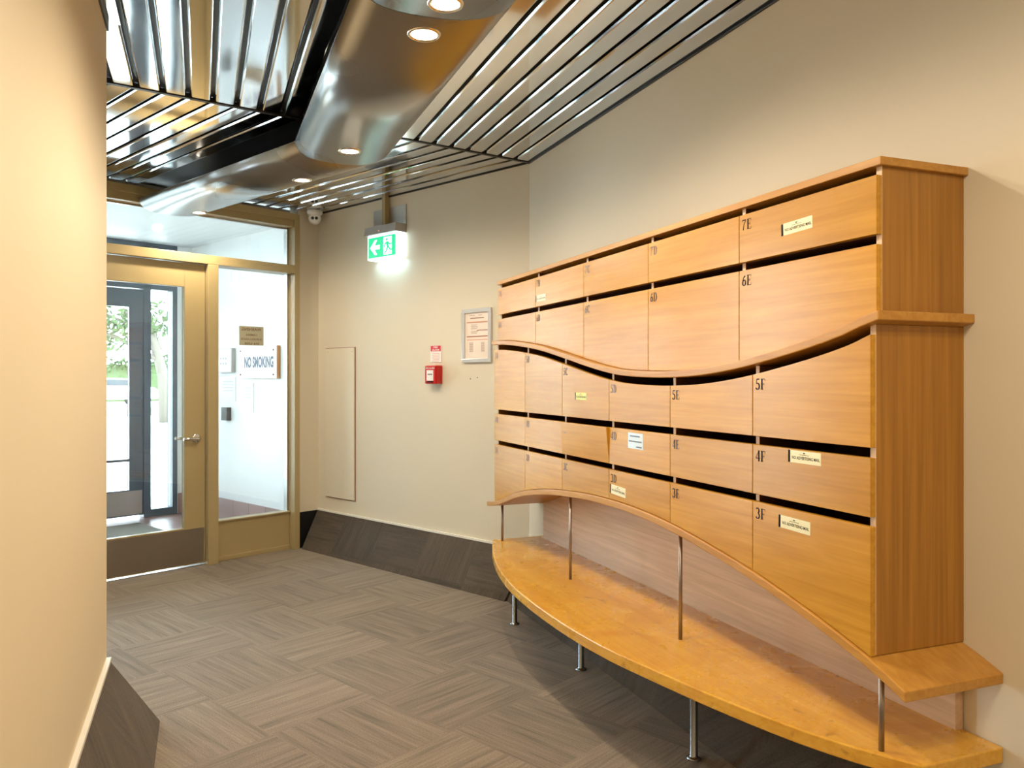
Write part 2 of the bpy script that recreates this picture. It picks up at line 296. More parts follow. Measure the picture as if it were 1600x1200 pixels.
# hand-drawn serif numerals and capitals, as strokes (x 0..0.6, y 0..1), with widths
def arc(cx, cy, rx, ry, a0, a1, w0, w1, n=10):
    out = []
    for i in range(n+1):
        t = math.radians(a0+(a1-a0)*i/n); wx = abs(math.cos(t)); out.append((cx+rx*math.cos(t), cy+ry*math.sin(t), w0+(w1-w0)*wx))
    return out
TN, TK = 0.075, 0.19
GL = {
 '3': [arc(.26, .76, .19, .21, 150, -80, TN, TK), arc(.26, .27, .23, .25, 85, -155, TN, TK)],
 '4': [[(.42, 0, TK), (.42, 1, TK)], [(.42, .97, TN), (.03, .30, TN)], [(.02, .28, .09), (.58, .28, .09)]],
 '5': [[(.50, .95, .11), (.13, .95, .11)], [(.14, .95, TN), (.10, .55, TN)], arc(.24, .30, .24, .28, 118, -150, TN, TK, 12)],
 '6': [arc(.29, .29, .20, .26, 0, 360, TN, TK, 18), arc(.55, .32, .46, .64, 178, 105, TK, TN, 8)],
 '7': [[(.04, .95, .11), (.54, .95, .11)], [(.52, .92, TN), (.24, .45, .11), (.18, 0, .14)], [(.05, .95, .06), (.05, .78, .04)]],
 'A': [[(.10, 0, TN), (.33, 1, TN)], [(.33, 1, TK), (.58, 0, TK)], [(.17, .32, TN), (.50, .32, TN)], [(.0, .02, .04), (.22, .02, .04)], [(.44, .02, .04), (.70, .02, .04)]],
 'B': [[(.16, 0, TK), (.16, 1, TK)], [(.02, .97, .05), (.34, .97, .05)], [(.02, .03, .05), (.36, .03, .05)], [(.16, .52, .05), (.34, .52, .05)], arc(.34, .75, .17, .22, 90, -90, .05, TK), arc(.36, .28, .21, .25, 90, -90, .05, TK)],
 'C': [arc(.36, .50, .29, .47, 45, 318, TN, TK, 16), [(.58, .98, .04), (.58, .72, .05)]],
 'D': [[(.16, 0, TK), (.16, 1, TK)], [(.02, .97, .05), (.32, .97, .05)], [(.02, .03, .05), (.32, .03, .05)], arc(.30, .50, .31, .47, 90, -90, .05, TK, 14)],
 'E': [[(.16, 0, TK), (.16, 1, TK)], [(.02, .97, .055), (.56, .97, .055)], [(.02, .03, .055), (.60, .03, .055)], [(.16, .51, .05), (.44, .51, .05)], [(.56, .98, .05), (.56, .78, .04)], [(.60, .02, .05), (.60, .24, .04)], [(.44, .62, .045), (.44, .40, .045)]],
 'F': [[(.16, 0, TK), (.16, 1, TK)], [(.02, .97, .055), (.56, .97, .055)], [(.02, .03, .05), (.32, .03, .05)], [(.16, .51, .05), (.44, .51, .05)], [(.56, .98, .05), (.56, .76, .04)], [(.44, .62, .045), (.44, .40, .045)]],
}
def glyphs(mb, txt, org, rt, h, sx=1.08, mi=0):
    x = 0; lay = 0
    for ch in txt:
        for st in GL.get(ch, []):
            pts = [Vector((p[0]*sx, p[1])) for p in st]; L = []; R_ = []
            for i, p in enumerate(pts):
                d = (pts[min(i+1, len(pts)-1)]-pts[max(i-1, 0)]); d = d.normalized() if d.length > 0 else Vector((1, 0))
                n = Vector((-d.y, d.x))*(st[i][2]*0.5); L.append(p+n); R_.append(p-n)
            lay += 1; o = Vector(org)+rt.cross(UP).normalized()*(0.00002*lay)
            mb.strip([o+rt*((q.x+x)*h)+UP*(q.y*h) for q in L], [o+rt*((q.x+x)*h)+UP*(q.y*h) for q in R_], mi, False)
        x += 0.66*sx

# ================================================================= SETTING
ZT = 2.86
# floor
f = MB(); f.prism(
    [Wf(0.1, -8.6, -0.06), Wf(0.1, 0.05, -0.06), Df(-.1, .06, -0.06), Df(4.95, .06, -0.06), Df(4.95, -1.3, -.06), Wf(-5.6, -8.6, -0.06)],
    [Wf(0.1, -8.6, 0), Wf(0.1, 0.05, 0), Df(-.1, .06, 0), Df(4.95, .06, 0), Df(4.95, -1.3, 0), Wf(-5.6, -8.6, 0)])
struct(f.build('floor', M_carpet))
f = MB(); f.box(-.15, 2.15, .06, 2.6, -.06, -.001, Df); struct(f.build('floor_vestibule', M_tile))
f = MB(); f.box(-60, 40, 2.6, 90, -.10, -.03, Df); f.box(2.16, 40, .13, 2.6, -.10, -.03, Df); struct(f.build('ground_paving', M_paver))

# ceiling backing + slats
c = MB(); zb = 2.815
cp = [(Wf, .15, -8.6), (Wf, .15, .1), (Df, -.2, 2.62), (Df, 2.15, 2.62), (Df, 2.15, .14), (Df, 4.95, .14), (Df, 4.95, -1.3), (Wf, -5.6, -8.6)]
c.prism([F(a, b, zb) for F, a, b in cp], [F(a, b, ZT+.05) for F, a, b in cp])
ceil = struct(c.build('ceiling', M_black))
PITCH = 0.1137; SW = 0.097
def slatprof(q0, q1): return [(q0, .020), (q0+.0015, .007), (q0+.007, .001), (q0+.011, 0), (q1-.011, 0), (q1-.007, .001), (q1-.0015, .007), (q1, .020)]
def slat(mb, F, q0, q1, tend):
    pr = slatprof(q0, q1)
    mb.strip([F(q, MK*q+.006, CH+z) for q, z in pr], [F(q, tend, CH+z) for q, z in pr], 0, False)
F1 = lambda q, t, z: Wf(-q, -t, z)
def slats(name, F, qs, tend):
    m = MB()
    for q in qs: slat(m, F, q, q+SW, tend)
    o = m.build(name, M_slat, ceil); return o
qr = [0.010+PITCH*i for i in range(8)]
ql1 = [1.348+PITCH*i for i in range(8)]; ql2 = [1.462+PITCH*i for i in range(30)]
slats('metal_slats', F1, qr, 8.5); slats('metal_slats', F1, ql1, 8.5); slats('metal_slats', F1, [1.348+PITCH*(8+i) for i in range(22)], 1.243)
m = MB(); qn = 1.348+PITCH*8; m.box(-2.300, -qn, -8.5, -1.243, CH, CH+.02); m.build('metal_slats', M_slat, ceil)
slats('metal_slats', Bf, qr, 2.367+.04); slats('metal_slats', Bf, ql2, 2.367+.04)
f = MB(); f.box(-.06, 2.15, .13, 2.6, CH-.01, zb, Df); struct(f.build('ceiling_vestibule', M_white))
# mitre strips and edge angles
m = MB()
for q0, q1 in ((0, .93), (1.34, 4.9)):
    e = [F1(q0, MK*q0-.012, 0), F1(q0, MK*q0+.012, 0), F1(q1, MK*q1+.012, 0), F1(q1, MK*q1-.012, 0)]
    m.prism([v+UP*(CH-.004) for v in e], [v+UP*(CH+.02) for v in e])
m.box(-.010, 0, -8.5, 0, CH-.010, CH+.02); m.box(0, .010, 0, 2.36, CH-.006, CH+.02, Bf)
m.box(-2.307, -2.299, -8.5, -1.243, CH-.03, CH+.02)
struct(m.build('ceiling_edge_strip', M_black))
tr = [o for o in bpy.data.objects if o.name == 'ceiling_edge_strip'][0]; tr.name = 'trim_1'; WORG['trim_1'] = tr.location.copy()

# walls
def wallbox(name, mat, F, *a): w = MB(); w.box(*a, F=F); return struct(w.build(name, mat))
wallbox('wall_right', M_wall, Wf, 0, .14, -8.6, .02, 0, ZT)
wb = wallbox('wall_back', M_wall, Bf, -.14, 0, -.05, 2.367, 0, ZT)
wallbox('wall_left', M_wallL, Wf, -5.55, -2.307, -8.6, -1.243, 0, ZT)
wallbox('wall_rear', M_wall, Wf, -2.4, .1, -8.75, -8.6, 0, ZT)
f = MB(); f.box(-.10, .198, 0, .12, 0, ZT, Df); f.box(1.975, 2.2, 0, .12, 0, ZT, Df); f.box(3.0, 4.95, 0, .12, 0, ZT, Df)
struct(f.build('wall_front', M_wall))
wallbox('wall_side', M_white, Wf, -5.65, -5.5, -1.3, .4, 0, ZT)
wallbox('wall_vestibule', M_white, Df, -.22, -.06, .12, 2.60, 0, ZT)
f = MB(); f.box(-.06, .096, 2.42, 2.56, 0, ZT, Df); f.box(2.0, 2.15, .12, 2.56, 0, 1.5, Df); f.box(2.0, 2.15, .12, 2.56, 2.3, ZT, Df); f.box(2.0, 2.15, .12, .5, 1.5, 2.3, Df); f.box(2.0, 2.15, 1.9, 2.56, 1.5, 2.3, Df); struct(f.build('wall_street', M_white))
f = MB(); f.box(2.06, 2.066, .5, 1.9, 1.5, 2.3, Df); struct(f.build('added_window_5', M_glass))  # unseen window added to let more daylight into the vestibule
# tile skirting in the vestibule
f = MB(); f.box(-.06, -.048, .12, 2.42, 0, .21, Df); f.box(-.06, .094, 2.405, 2.42, 0, .21, Df); struct(f.build('baseboard_vestibule', M_tile))
# wall plug holes
for b_, z_ in ((.539, 1.40), (.471, 1.409)):
    p = MB(); p.lathe(Bf(0, b_, z_), [(0, .002), (.004, .0018), (.005, 0)], nb, 10); p.build('wall_plug', M_wplug, wb)

# sloped carpet skirting with white cap
def cove(name, F, s0, s1, e0=0, e1=0, W_=.17, H_=.297):
    m = MB()
    a = [F(0, s0, 0), F(W_, s0+e0, 0), F(.012, s0, H_), F(0, s0, H_)]; b = [F(0, s1, 0), F(W_, s1+e1, 0), F(.012, s1, H_), F(0, s1, H_)]
    m.prism(a, b); o = struct(m.build(name, M_carpetS))
    t = MB(); t.box(0, .017, s0, s1, H_, H_+.014, F); t.build('cap_strip', M_trimw, o); return o
cove('baseboard_back', Bf, 0, 2.36, MK*.19, -.035, .19)
f = MB(); f.box(0, .196, -.006, 0, 0, .297, Df); struct(f.build('recess_shade_panel', M_black))  # black panel painting the shade of the recess beside the door post
cove('baseboard_right', F1, 0, 8.5, MK*.17, 0)
cove('baseboard_left', lambda p, s, z: Wf(-2.307+p, -s, z), 1.243, 8.5, -.085, 0, .187, .297)

# ---------------------------------------------------------------- door wall: frames, glass, leaf
f = MB()
f.box(.198, .2457, -.03, .13, 0, CH-.04, Df)            # right jamb
f.box(.903, .985, -.03, .13, 0, 2.262, Df)              # mullion post
f.box(1.905, 1.975, -.03, .13, 0, CH-.04, Df)           # left jamb
f.box(.2457, 1.905, -.03, .13, 2.262, 2.33, Df)         # transom bar
f.box(.2457, 1.905, -.012, .13, 2.645, 2.755, Df); f.box(.2457, 1.905, -.03, -.012, 2.70, 2.755, Df)  # head beam with a step
f.box(.2457, .903, .05, .10, .0, .30, Df); f.box(.2467, .902, .03, .0495, 0, .035, Df); f.box(.2457, .903, .03, .12, .30, .312, Df)
struct(f.build('trim_2', M_olive, bevel=.003))
f = MB(); f.box(.2457, .262, .06, .11, .312, 2.262, Df); f.box(.2457, .262, .06, .11, 2.33, 2.645, Df); f.box(.2457, 1.905, .07, .10, 2.632, 2.645, Df)
struct(f.build('trim_3', M_steel))
w = MB(); w.box(.2457, .903, .085, .091, .305, 2.262, Df); w1 = struct(w.build('window_1', M_glass))
w = MB(); w.box(.2457, 1.905, .085, .091, 2.33, 2.645, Df); w2 = struct(w.build('window_2', M_glass))
D1 = struct(empty('door_1', Df(1.45, .02, 0)))
f = MB(); L0, L1 = .988, 1.902
for a in ((L0, 1.145, .015, .055, .022, 2.256), (1.745, L1, .015, .055, .022, 2.256), (1.145, 1.745, .015, .055, 2.08, 2.256), (1.145, 1.745, .015, .055, .022, .295)): f.box(*a, F=Df)
f.build('leaf_frame', M_olive, D1, bevel=.003)
f = MB(); f.box(1.145, 1.745, .032, .038, .295, 2.08, Df); f.build('glass_pane', M_glass, D1)
f = MB(); f.box(1.0, 1.895, .011, .0148, .03, .285, Df); f.build('kick_plate', M_kick, D1)
def lever(mside, sgn):
    h = MB(); c0 = Df(1.058, mside, .956)
    h.lathe(c0, [(.0001, .012), (.028, .012), (.033, .008), (.034, 0)], -bb*sgn, 24)
    h.tube([c0, c0-bb*.045*sgn, c0-bb*.052*sgn+nb*.006, c0-bb*.054*sgn+nb*.03, c0-bb*.052*sgn+nb*.075, c0-bb*.048*sgn+nb*.118], [.012, .012, .0125, .012, .0115, .011], 12)
    return h.build('lever_handle', M_rod, D1)
lever(.015, 1); lever(.055, -1)
f = MB(); f.box(L0-.003, L1, .02, .06, .0, .006, Df); struct(f.build('door_threshold', M_steel))
bpy.data.objects['door_threshold'].name = 'trim_4'; WORG['trim_4'] = WORG['door_threshold']
# unseen glazed opening added further left in the door wall for daylight
f = MB()
for a in ((2.2, 2.26), (2.94, 3.0)): f.box(a[0], a[1], -.02, .12, 0, ZT-.05, Df)
for z0, z1 in ((0, .08), (2.6, 2.7), (CH-.05, CH)): f.box(2.2, 3.0, -.02, .12, z0, z1, Df)
w = MB(); w.box(2.26, 2.94, .05, .056, .08, CH-.05, Df); w3 = struct(w.build('added_window_3', M_glass)); f.build('window_frame', M_olive, w3)

# street entrance frame and door
f = MB()
f.box(.096, .145, 2.42, 2.54, 0, ZT, Df); f.box(.368, .439, 2.42, 2.54, 0, ZT, Df); f.box(1.46, 1.53, 2.42, 2.54, 0, ZT, Df); f.box(1.95, 2.0, 2.42, 2.54, 0, ZT, Df)
f.box(.145, 1.95, 2.42, 2.54, 2.31, 2.37, Df); f.box(.145, .368, 2.42, 2.54, .0, .075, Df); f.box(1.53, 1.95, 2.42, 2.54, 0, .075, Df); f.box(.145, 1.95, 2.42, 2.54, 2.72, ZT, Df)
struct(f.build('trim_5', M_navy, bevel=.003))
w = MB(); w.box(.145, .368, 2.48, 2.486, .075, 2.31, Df); w.box(1.53, 1.95, 2.48, 2.486, .075, 2.31, Df); w.box(.145, 1.95, 2.48, 2.486, 2.37, 2.72, Df)
struct(w.build('window_4', M_glass))
D2 = struct(empty('door_2', Df(.95, 2.45, 0)))
f = MB()
for a in ((.442, .577, .03, 2.30), (1.32, 1.457, .03, 2.30), (.577, 1.32, 2.12, 2.30), (.577, 1.32, .03, .29), (.577, 1.32, .575, .60)): f.box(a[0], a[1], 2.43, 2.475, a[2], a[3], Df)
f.build('leaf_frame', M_navy, D2, bevel=.003)
f = MB(); f.box(.577, 1.32, 2.45, 2.456, .29, 2.12, Df); f.build('glass_pane', M_glass, D2)
f = MB(); f.box(.455, 1.44, 2.425, 2.4295, .045, .28, Df); f.build('kick_plate', M_steel, D2)

# doormat
f = MB(); f.box(.62, 1.5, 1.15, 2.1, -.001, .014, Df)
tag(f.build('doormat', M_mat, bevel=.004), 'grey-brown ribbed doormat on the tiled floor inside the entrance', 'doormat')

# ================================================================= CEILING TROUGH
PROF = [(.925, 2.789), (.940, 2.735), (.975, 2.682), (1.03, 2.637), (1.11, 2.605), (1.20, 2.590), (1.31, 2.586), (1.39, 2.590), (1.44, 2.601), (1.472, 2.620), (1.490, 2.648), (1.495, 2.668)]
def crom(P, k=5):
    out = []
    for i in range(len(P)-1):
        p0, p1, p2, p3 = P[max(i-1, 0)], P[i], P[i+1], P[min(i+2, len(P)-1)]
        for j in range(k):
            t = j/k; out.append(tuple(.5*((2*p1[d])+(-p0[d]+p2[d])*t+(2*p0[d]-5*p1[d]+4*p2[d]-p3[d])*t*t+(-p0[d]+3*p1[d]-3*p2[d]+p3[d])*t**3) for d in range(2)))
    return out+[P[-1]]
PR = crom(PROF, 4)
TT = empty('ceiling_trough', F1(1.2, 1, 2.59), 'wide curved brushed-metal trough running along the ceiling and bending towards the glass door', 'ceiling trough')
def pan(F, a, b, thick=.004):
    m = MB(); fa = (lambda q: MK*q+.003) if a is None else (lambda q: a)
    lo = [F(q, fa(q), z) for q, z in PR]; hi = [F(q, b, z) for q, z in PR]
    m.strip(lo, hi, 0, True)
    o = m.build('trough_panel', M_pan, TT)
    s = o.modifiers.new('thick', 'SOLIDIFY'); s.thickness = thick; s.offset = 1
    return o
pan(F1, None, 2.19); pan(F1, 2.196, 4.2); pan(F1, 4.206, 6.3); pan(F1, 6.306, 8.5); pan(Bf, None, 2.367-.035)
def pz(q):
    for i in range(len(PR)-1):
        if PR[i][0] <= q <= PR[i+1][0]: return PR[i][1]+(PR[i+1][1]-PR[i][1])*(q-PR[i][0])/(PR[i+1][0]-PR[i][0])
    return 2.59
def downlight(P, label, group=None):
    e = empty('downlight', P, label, 'ceiling light', group)
    r = MB(); r.lathe(P, [(.045, -.002), (.047, -.006), (.053, -.007), (.058, -.004), (.060, .004)], UP, 32); r.build('trim_ring', M_ring, e)
    d = MB(); d.lathe(P, [(0.0001, -.005), (.040, -.0045), (.046, -.002)], UP, 32); d.build('lamp_lens', M_emit, e)
    ld = bpy.data.lights.new('downlight_beam', 'SPOT'); ld.energy = LAMP_W; ld.color = LAMP_COL; ld.spot_size = math.radians(179); ld.spot_blend = 0.6; ld.shadow_soft_size = 0.035
    lo = bpy.data.objects.new('downlight_beam', ld); COL.objects.link(lo); lo.parent = e; lo.location = (0, 0, -.02)
    return e
def dl(F, q, t, label, group=None): return downlight(F(q, t, pz(q)-.002), label, group)
dl(F1, 1.245, 2.30, 'round lit downlight cut off by the top edge, nearest of the trough lights')
dl(F1, 1.25, 2.06, 'round lit downlight in the trough just past the curved panel seam')
dl(F1, 1.245, .56, 'round lit downlight in the ceiling trough just before its bend, left of the wider slats')
dl(Bf, 1.19, .764, 'small lit downlight in the trough just beyond the bend')
dl(Bf, 1.17, 2.12, 'small lit downlight in the trough nearest the glass entrance door')
for t in (4.0, 4.32, 6.1, 6.42, 8.0): dl(F1, 1.245, t, 'unseen round downlight added in the corridor trough behind the camera for more light', 'added unseen downlights further back along the corridor')  # unseen lamps added behind the camera to light the corridor

# ================================================================= MAILBOX CABINET
XB = 0.0
YR, YL = -3.122, -.272
def interp(P):
    P = sorted(P)
    def g(y):
        if y <= P[0][0]: return P[0][1]
        if y >= P[-1][0]: return P[-1][1]
        for i in range(len(P)-1):
            if P[i][0] <= y <= P[i+1][0]:
                p0, p1, p2, p3 = P[max(i-1, 0)], P[i], P[i+1], P[min(i+2, len(P)-1)]
                h = p2[0]-p1[0]; t = (y-p1[0])/h
                m1 = (p2[1]-p0[1])/(p2[0]-p0[0])*h; m2 = (p3[1]-p1[1])/(p3[0]-p1[0])*h
                return (2*t**3-3*t*t+1)*p1[1]+(t**3-2*t*t+t)*m1+(-2*t**3+3*t*t)*p2[1]+(t**3-t*t)*m2
    return g
wave = interp([(-.238, 1.628), (-.45, 1.621), (-.711, 1.600), (-.973, 1.570), (-1.259, 1.523), (-1.451, 1.489), (-1.626, 1.461), (-1.80, 1.440), (-2.017, 1.4305), (-2.197, 1.430), (-2.398, 1.439), (-2.60, 1.461), (-2.802, 1.494), (-2.95, 1.523), (-3.053, 1.548), (-3.125, 1.572), (-3.156, 1.577)])
low = interp([(-.155, .655), (-.30, .678), (-.451, .718), (-.635, .771), (-.811, .808), (-.973, .834), (-1.148, .855), (-1.327, .870), (-1.516, .882), (-1.697, .886), (-1.84, .885), (-2.026, .877), (-2.197, .862), (-2.398, .835), (-2.654, .792), (-2.914, .732), (-3.13, .670), (-3.239, .627)])
WT, LT = .025, .028
MC = empty('mailbox_cabinet', (-.15, -1.7, .435), 'wall of honey-coloured wooden mailboxes with wavy ledges on slim metal rods above the bench', 'mailbox cabinet')
def curved_board(name, g, th, y0, y1, xf, mat, n=48, bevel=.003):
    ys = [y0+(y1-y0)*i/n for i in range(n+1)]; m = MB()
    top = [(y, g(y)) for y in ys]; bot = [(y, g(y)-th) for y in ys][::-1]
    loop = top+bot
    m.prism([Vector((xf, y, z)) for y, z in loop], [Vector((0, y, z)) for y, z in loop], 0, False)
    return m.build(name, mat, MC, bevel=bevel)
curved_board('wave_ledge', wave, WT, -3.156, -.238, -.345, M_edge)
curved_board('lower_shelf', low, LT, -3.239, -.155, -.345, M_edge)
m = MB(); m.box(-.316, 0, YR-.014, YL+.014, 1.959, 1.981); m.build('top_board', M_edge, MC, bevel=.002)
# side panels
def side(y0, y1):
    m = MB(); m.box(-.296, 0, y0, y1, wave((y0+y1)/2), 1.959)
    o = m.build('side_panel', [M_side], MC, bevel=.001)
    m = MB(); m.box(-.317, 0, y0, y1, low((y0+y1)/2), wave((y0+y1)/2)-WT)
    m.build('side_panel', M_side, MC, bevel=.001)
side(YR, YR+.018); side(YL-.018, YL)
# pale front lipping on the side panels and dividers, seen in the slots
PU = (YL-YR)/5; PL = (YL-YR)/6
R7 = (1.780, 1.935); R6T = 1.7536; R5B = 1.220; R4 = (1.038, 1.193); R3T = 1.013
def lip(y0, y1, zb_, zt_, x):
    m = MB(); m.box(x-.001, x+.014, y0, y1, zb_, zt_); return m
def divider(yc, zlo, zhi, x, w=.016):
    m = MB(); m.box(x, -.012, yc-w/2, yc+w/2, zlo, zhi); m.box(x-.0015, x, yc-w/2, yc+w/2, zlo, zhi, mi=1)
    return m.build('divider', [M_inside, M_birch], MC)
for y0, y1 in ((YR, YR+.018), (YL-.018, YL)):
    m = MB(); m.box(-.2975, -.296, y0, y1, wave((y0+y1)/2)+.002, 1.959); m.box(-.3185, -.317, y0, y1, low((y0+y1)/2)+.002, wave((y0+y1)/2)-WT); m.build('edge_lipping', M_birch, MC)
for i in range(1, 5): y = YR+PU*i; divider(y, max(wave(y-.008), wave(y+.008)), 1.959, -.2945)
for i in range(1, 6): y = YR+PL*i; divider(y, max(low(y-.008), low(y+.008)), min(wave(y-.008), wave(y+.008))-WT, -.3155)
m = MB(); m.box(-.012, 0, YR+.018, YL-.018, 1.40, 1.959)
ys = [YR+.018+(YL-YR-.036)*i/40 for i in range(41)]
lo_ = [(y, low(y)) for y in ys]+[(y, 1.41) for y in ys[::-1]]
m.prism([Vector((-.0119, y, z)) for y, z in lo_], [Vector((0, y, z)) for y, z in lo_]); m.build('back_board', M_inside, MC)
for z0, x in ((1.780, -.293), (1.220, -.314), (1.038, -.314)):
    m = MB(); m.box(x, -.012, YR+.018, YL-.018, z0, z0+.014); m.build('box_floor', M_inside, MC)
# doors
RT = Vector((0, -1, 0))
def door(row, col, ncol, zb_f, zt_f, xf, ink=None, code='', tilt=0, sticker=None):
    P = (YL-YR)/ncol; y1 = YL-P*col-.0014; y0 = YL-P*(col+1)+.0014
    if col == 0: y1 = YL
    if col == ncol-1: y0 = YR
    n = 20; ys = [y0+(y1-y0)*i/n for i in range(n+1)]
    flatb = abs(zb_f(y0)-zb_f(y1)) < 1e-6; flatt = abs(zt_f(y0)-zt_f(y1)) < 1e-6
    bot = [(y0, zb_f(y0)), (y1, zb_f(y1))] if flatb and zb_f(ys[9]) == zb_f(y0) else [(y, zb_f(y)) for y in ys]
    top = [(y1, zt_f(y1)), (y0, zt_f(y0))] if flatt and zt_f(ys[9]) == zt_f(y0) else [(y, zt_f(y)) for y in ys[::-1]]
    loop = bot+top; zb0 = zb_f((y0+y1)/2)
    def T(v):
        if tilt: v = Vector((v.x-math.sin(tilt)*(v.z-zb0), v.y, v.z))
        return v
    m = MB(); m.prism([T(Vector((xf, y, z))) for y, z in loop], [T(Vector((xf+.0195, y, z))) for y, z in loop])
    o = m.build('mailbox_door', M_wood, MC, bevel=.0012)
    if code:
        zt = zt_f(y1-.03); g = MB(); glyphs(g, code, T(Vector((xf-.0004, y1-.014, zt-.017-.034))), RT, .034)
        g.build('box_number', ink or M_ink, o)
    if sticker:
        yc, zc, w_, h_, kind, rot = sticker
        rt = Vector((0, -math.cos(rot), math.sin(rot))); up = Vector((0, math.sin(rot), math.cos(rot))); g = MB(); c0 = Vector((xf-.0003, yc, zc))
        def rect(x0, x1, z0, z1, mi, off): g.poly([c0+Vector((-off, 0, 0))+rt*a+up*b for a, b in ((x0, z0), (x1, z0), (x1, z1), (x0, z1))], mi)
        if kind == 'blue':
            rect(-w_/2, w_/2, -h_/2, h_/2, 0, 0)
            for k, (a, b) in enumerate(((-.35, .30), (-.42, .42), (.05, .42))): rect(a*w_, b*w_, (.30-.33*k)*h_-.003, (.30-.33*k)*h_+.002, 1, .0002)
        else:
            rect(-w_/2, w_/2, -h_/2, h_/2, 0, 0); rect(-w_/2, -w_/2+.009, -h_/2, h_/2, 1, .0002)
            addtext(g, 'NO ADVERTISING MAIL', c0+rt*.006-up*.007, rt, .0085, 1, 0.02, width=w_*.84, up=up, off=Vector((-.0002, 0, 0)))
            rect(-.004, .004, h_*.28, h_*.36, 1, .0002); rect(-.02, .02, h_*.17, h_*.20, 1, .0002)
        g.build('advert_sticker' if kind != 'blue' else 'paper_sticker', [{'blue': M_stickb, 'cream': M_stick, 'yellow': M_sticky}[kind], M_nvyt if kind == 'blue' else M_ink], o)
    return o
cst = lambda v: (lambda y: v)
U, Lw = -.316, -.337
w6 = lambda y: wave(y)+.0015; t5 = lambda y: wave(y)-WT-.030; b3 = lambda y: low(y)+.002
st = {'7E': (-2.822, 1.854, .132, .036, 'cream', .03), '4F': (-2.878, 1.172, .134, .036, 'cream', 0), '3F': (-2.836, .971, .134, .038, 'cream', -.02),
      '5C': (-1.424, 1.320, .118, .034, 'yellow', 0), '7B': (-.914, 1.822, .125, .034, 'cream', 0), '3D': (-1.773, .931, .132, .040, 'cream', -.04), '4D': (-1.918, 1.150, .120, .064, 'blue', 0)}
inks = {'7A': M_inkg, '7C': M_inkf, '7D': M_inkf, '6A': M_inkg, '5A': M_inkg, '5D': M_inkf, '4A': M_inkf, '4B': M_inkf, '4C': M_inkf, '4D': M_inkg, '4E': M_inkg, '3A': M_inkf, '3B': M_inkg, '3C': M_inkg}
for i, L in enumerate('ABCDE'):
    door(7, i, 5, cst(R7[0]), cst(R7[1]), U, inks.get('7'+L), '7'+L, 0, st.get('7'+L))
    door(6, i, 5, w6, cst(R6T), U, inks.get('6'+L), '6'+L)
for i, L in enumerate('ABCDEF'):
    door(5, i, 6, cst(R5B), t5, Lw, inks.get('5'+L), '5'+L, 0, st.get('5'+L))
    door(4, i, 6, cst(R4[0]), cst(R4[1]), Lw, inks.get('4'+L), '4'+L, .085 if L == 'C' else 0, st.get('4'+L))
    door(3, i, 6, b3, cst(R3T), Lw, inks.get('3'+L), '3'+L, 0, st.get('3'+L))
# back panel under the shelf
BT = .435
ys = [-3.122+(-.299+3.122)*i/40 for i in range(41)]
lp = [(ys[0], BT), (ys[-1], BT)]+[(y, low(y)-LT) for y in ys[::-1]]
m = MB(); m.prism([Vector((-.032, y, z)) for y, z in lp], [Vector((-.004, y, z)) for y, z in lp]); m.build('back_panel', M_back, MC)
for y, x in ((-.283, -.292), (-1.251, -.307), (-2.198, -.309), (-3.14, -.318)):
    m = MB(); m.tube([(x, y, BT-.0), (x, y, low(y)-LT+.002)], .0072, 16); m.build('support_rod', M_rod2, MC)

# ================================================================= BENCH
BP = [(-.331, -.227), (-.398, -.40), (-.463, -.588), (-.543, -.879), (-.603, -1.20), (-.628, -1.486), (-.635, -1.76), (-.629, -1.97), (-.615, -2.143), (-.594, -2.283), (-.55, -2.50), (-.505, -2.70), (-.442, -2.92), (-.373, -3.09), (-.285, -3.241)]
cur = crom(BP, 5)
loop = [(-.004, -.227)]+cur+[(-.004, -3.241)]
BE = empty('bench', (-.3, -1.7, 0), 'low curved wooden bench with worn stained top and steel legs under the mailboxes', 'bench')
m = MB(); m.prism([Vector((x, y, BT-.042)) for x, y in loop], [Vector((x, y, BT)) for x, y in loop]); m.build('bench_top', M_bench, BE, bevel=.004)
for x, y in ((-.296, -.493), (-.258, -1.269), (-.27, -2.227), (-.20, -3.10)):
    m = MB(); m.lathe((x, y, 0), [(.0001, 0), (.028, 0), (.028, .004), (.018, .008), (.0145, .012), (.0145, BT-.042)], UP, 24); m.build('leg', M_leg, BE)

# ================================================================= THINGS ON THE BACK WALL
rtB = -bb  # reading direction on the back wall, seen from the room
# exit sign
ES = empty('exit_sign', Bf(.06, 1.38, 2.31), 'lit green and white exit sign with left arrow hanging from the wall under the ceiling', 'exit sign')
e0, e1 = 1.213, 1.568
m = MB(); m.box(.001, .008, 1.215, 1.605, 2.535, 2.705, Bf); m.build('mounting_plate', M_steel, ES, bevel=.001)
m = MB(); m.box(.008, .045, 1.415, 1.455, 2.55, CH, Bf); m.build('conduit', M_olive, ES)
m = MB()
a = [Bf(.004, e0, 2.492), Bf(.115, e0, 2.492), Bf(.103, e0, 2.556), Bf(.008, e0, 2.556)]; b = [Bf(.004, e1+.02, 2.492), Bf(.115, e1+.02, 2.492), Bf(.103, e1+.02, 2.556), Bf(.008, e1+.02, 2.556)]
m.prism(a, b); m.build('housing', M_greyp, ES, bevel=.002)
m = MB(); m.box(.010, .095, e0+.004, e1-.004, 2.305, 2.492, Bf); m.build('light_box', M_signw, ES, bevel=.003)
m = MB(); W0, H0 = e1-e0-.03, .155
def sp(x, z, k=0): return Bf(.0965+.0004*k, e1-.015-x*W0, 2.318+z*H0)   # x 0 left .. 1 right, z 0..1
m.poly([sp(0, 0), sp(1, 0), sp(1, 1), sp(0, 1)], 0)
m.poly([sp(*p, 1) for p in ((.07, .50), (.24, .86), (.33, .86), (.23, .60), (.42, .60), (.42, .40), (.23, .40), (.33, .14), (.24, .14))], 1)
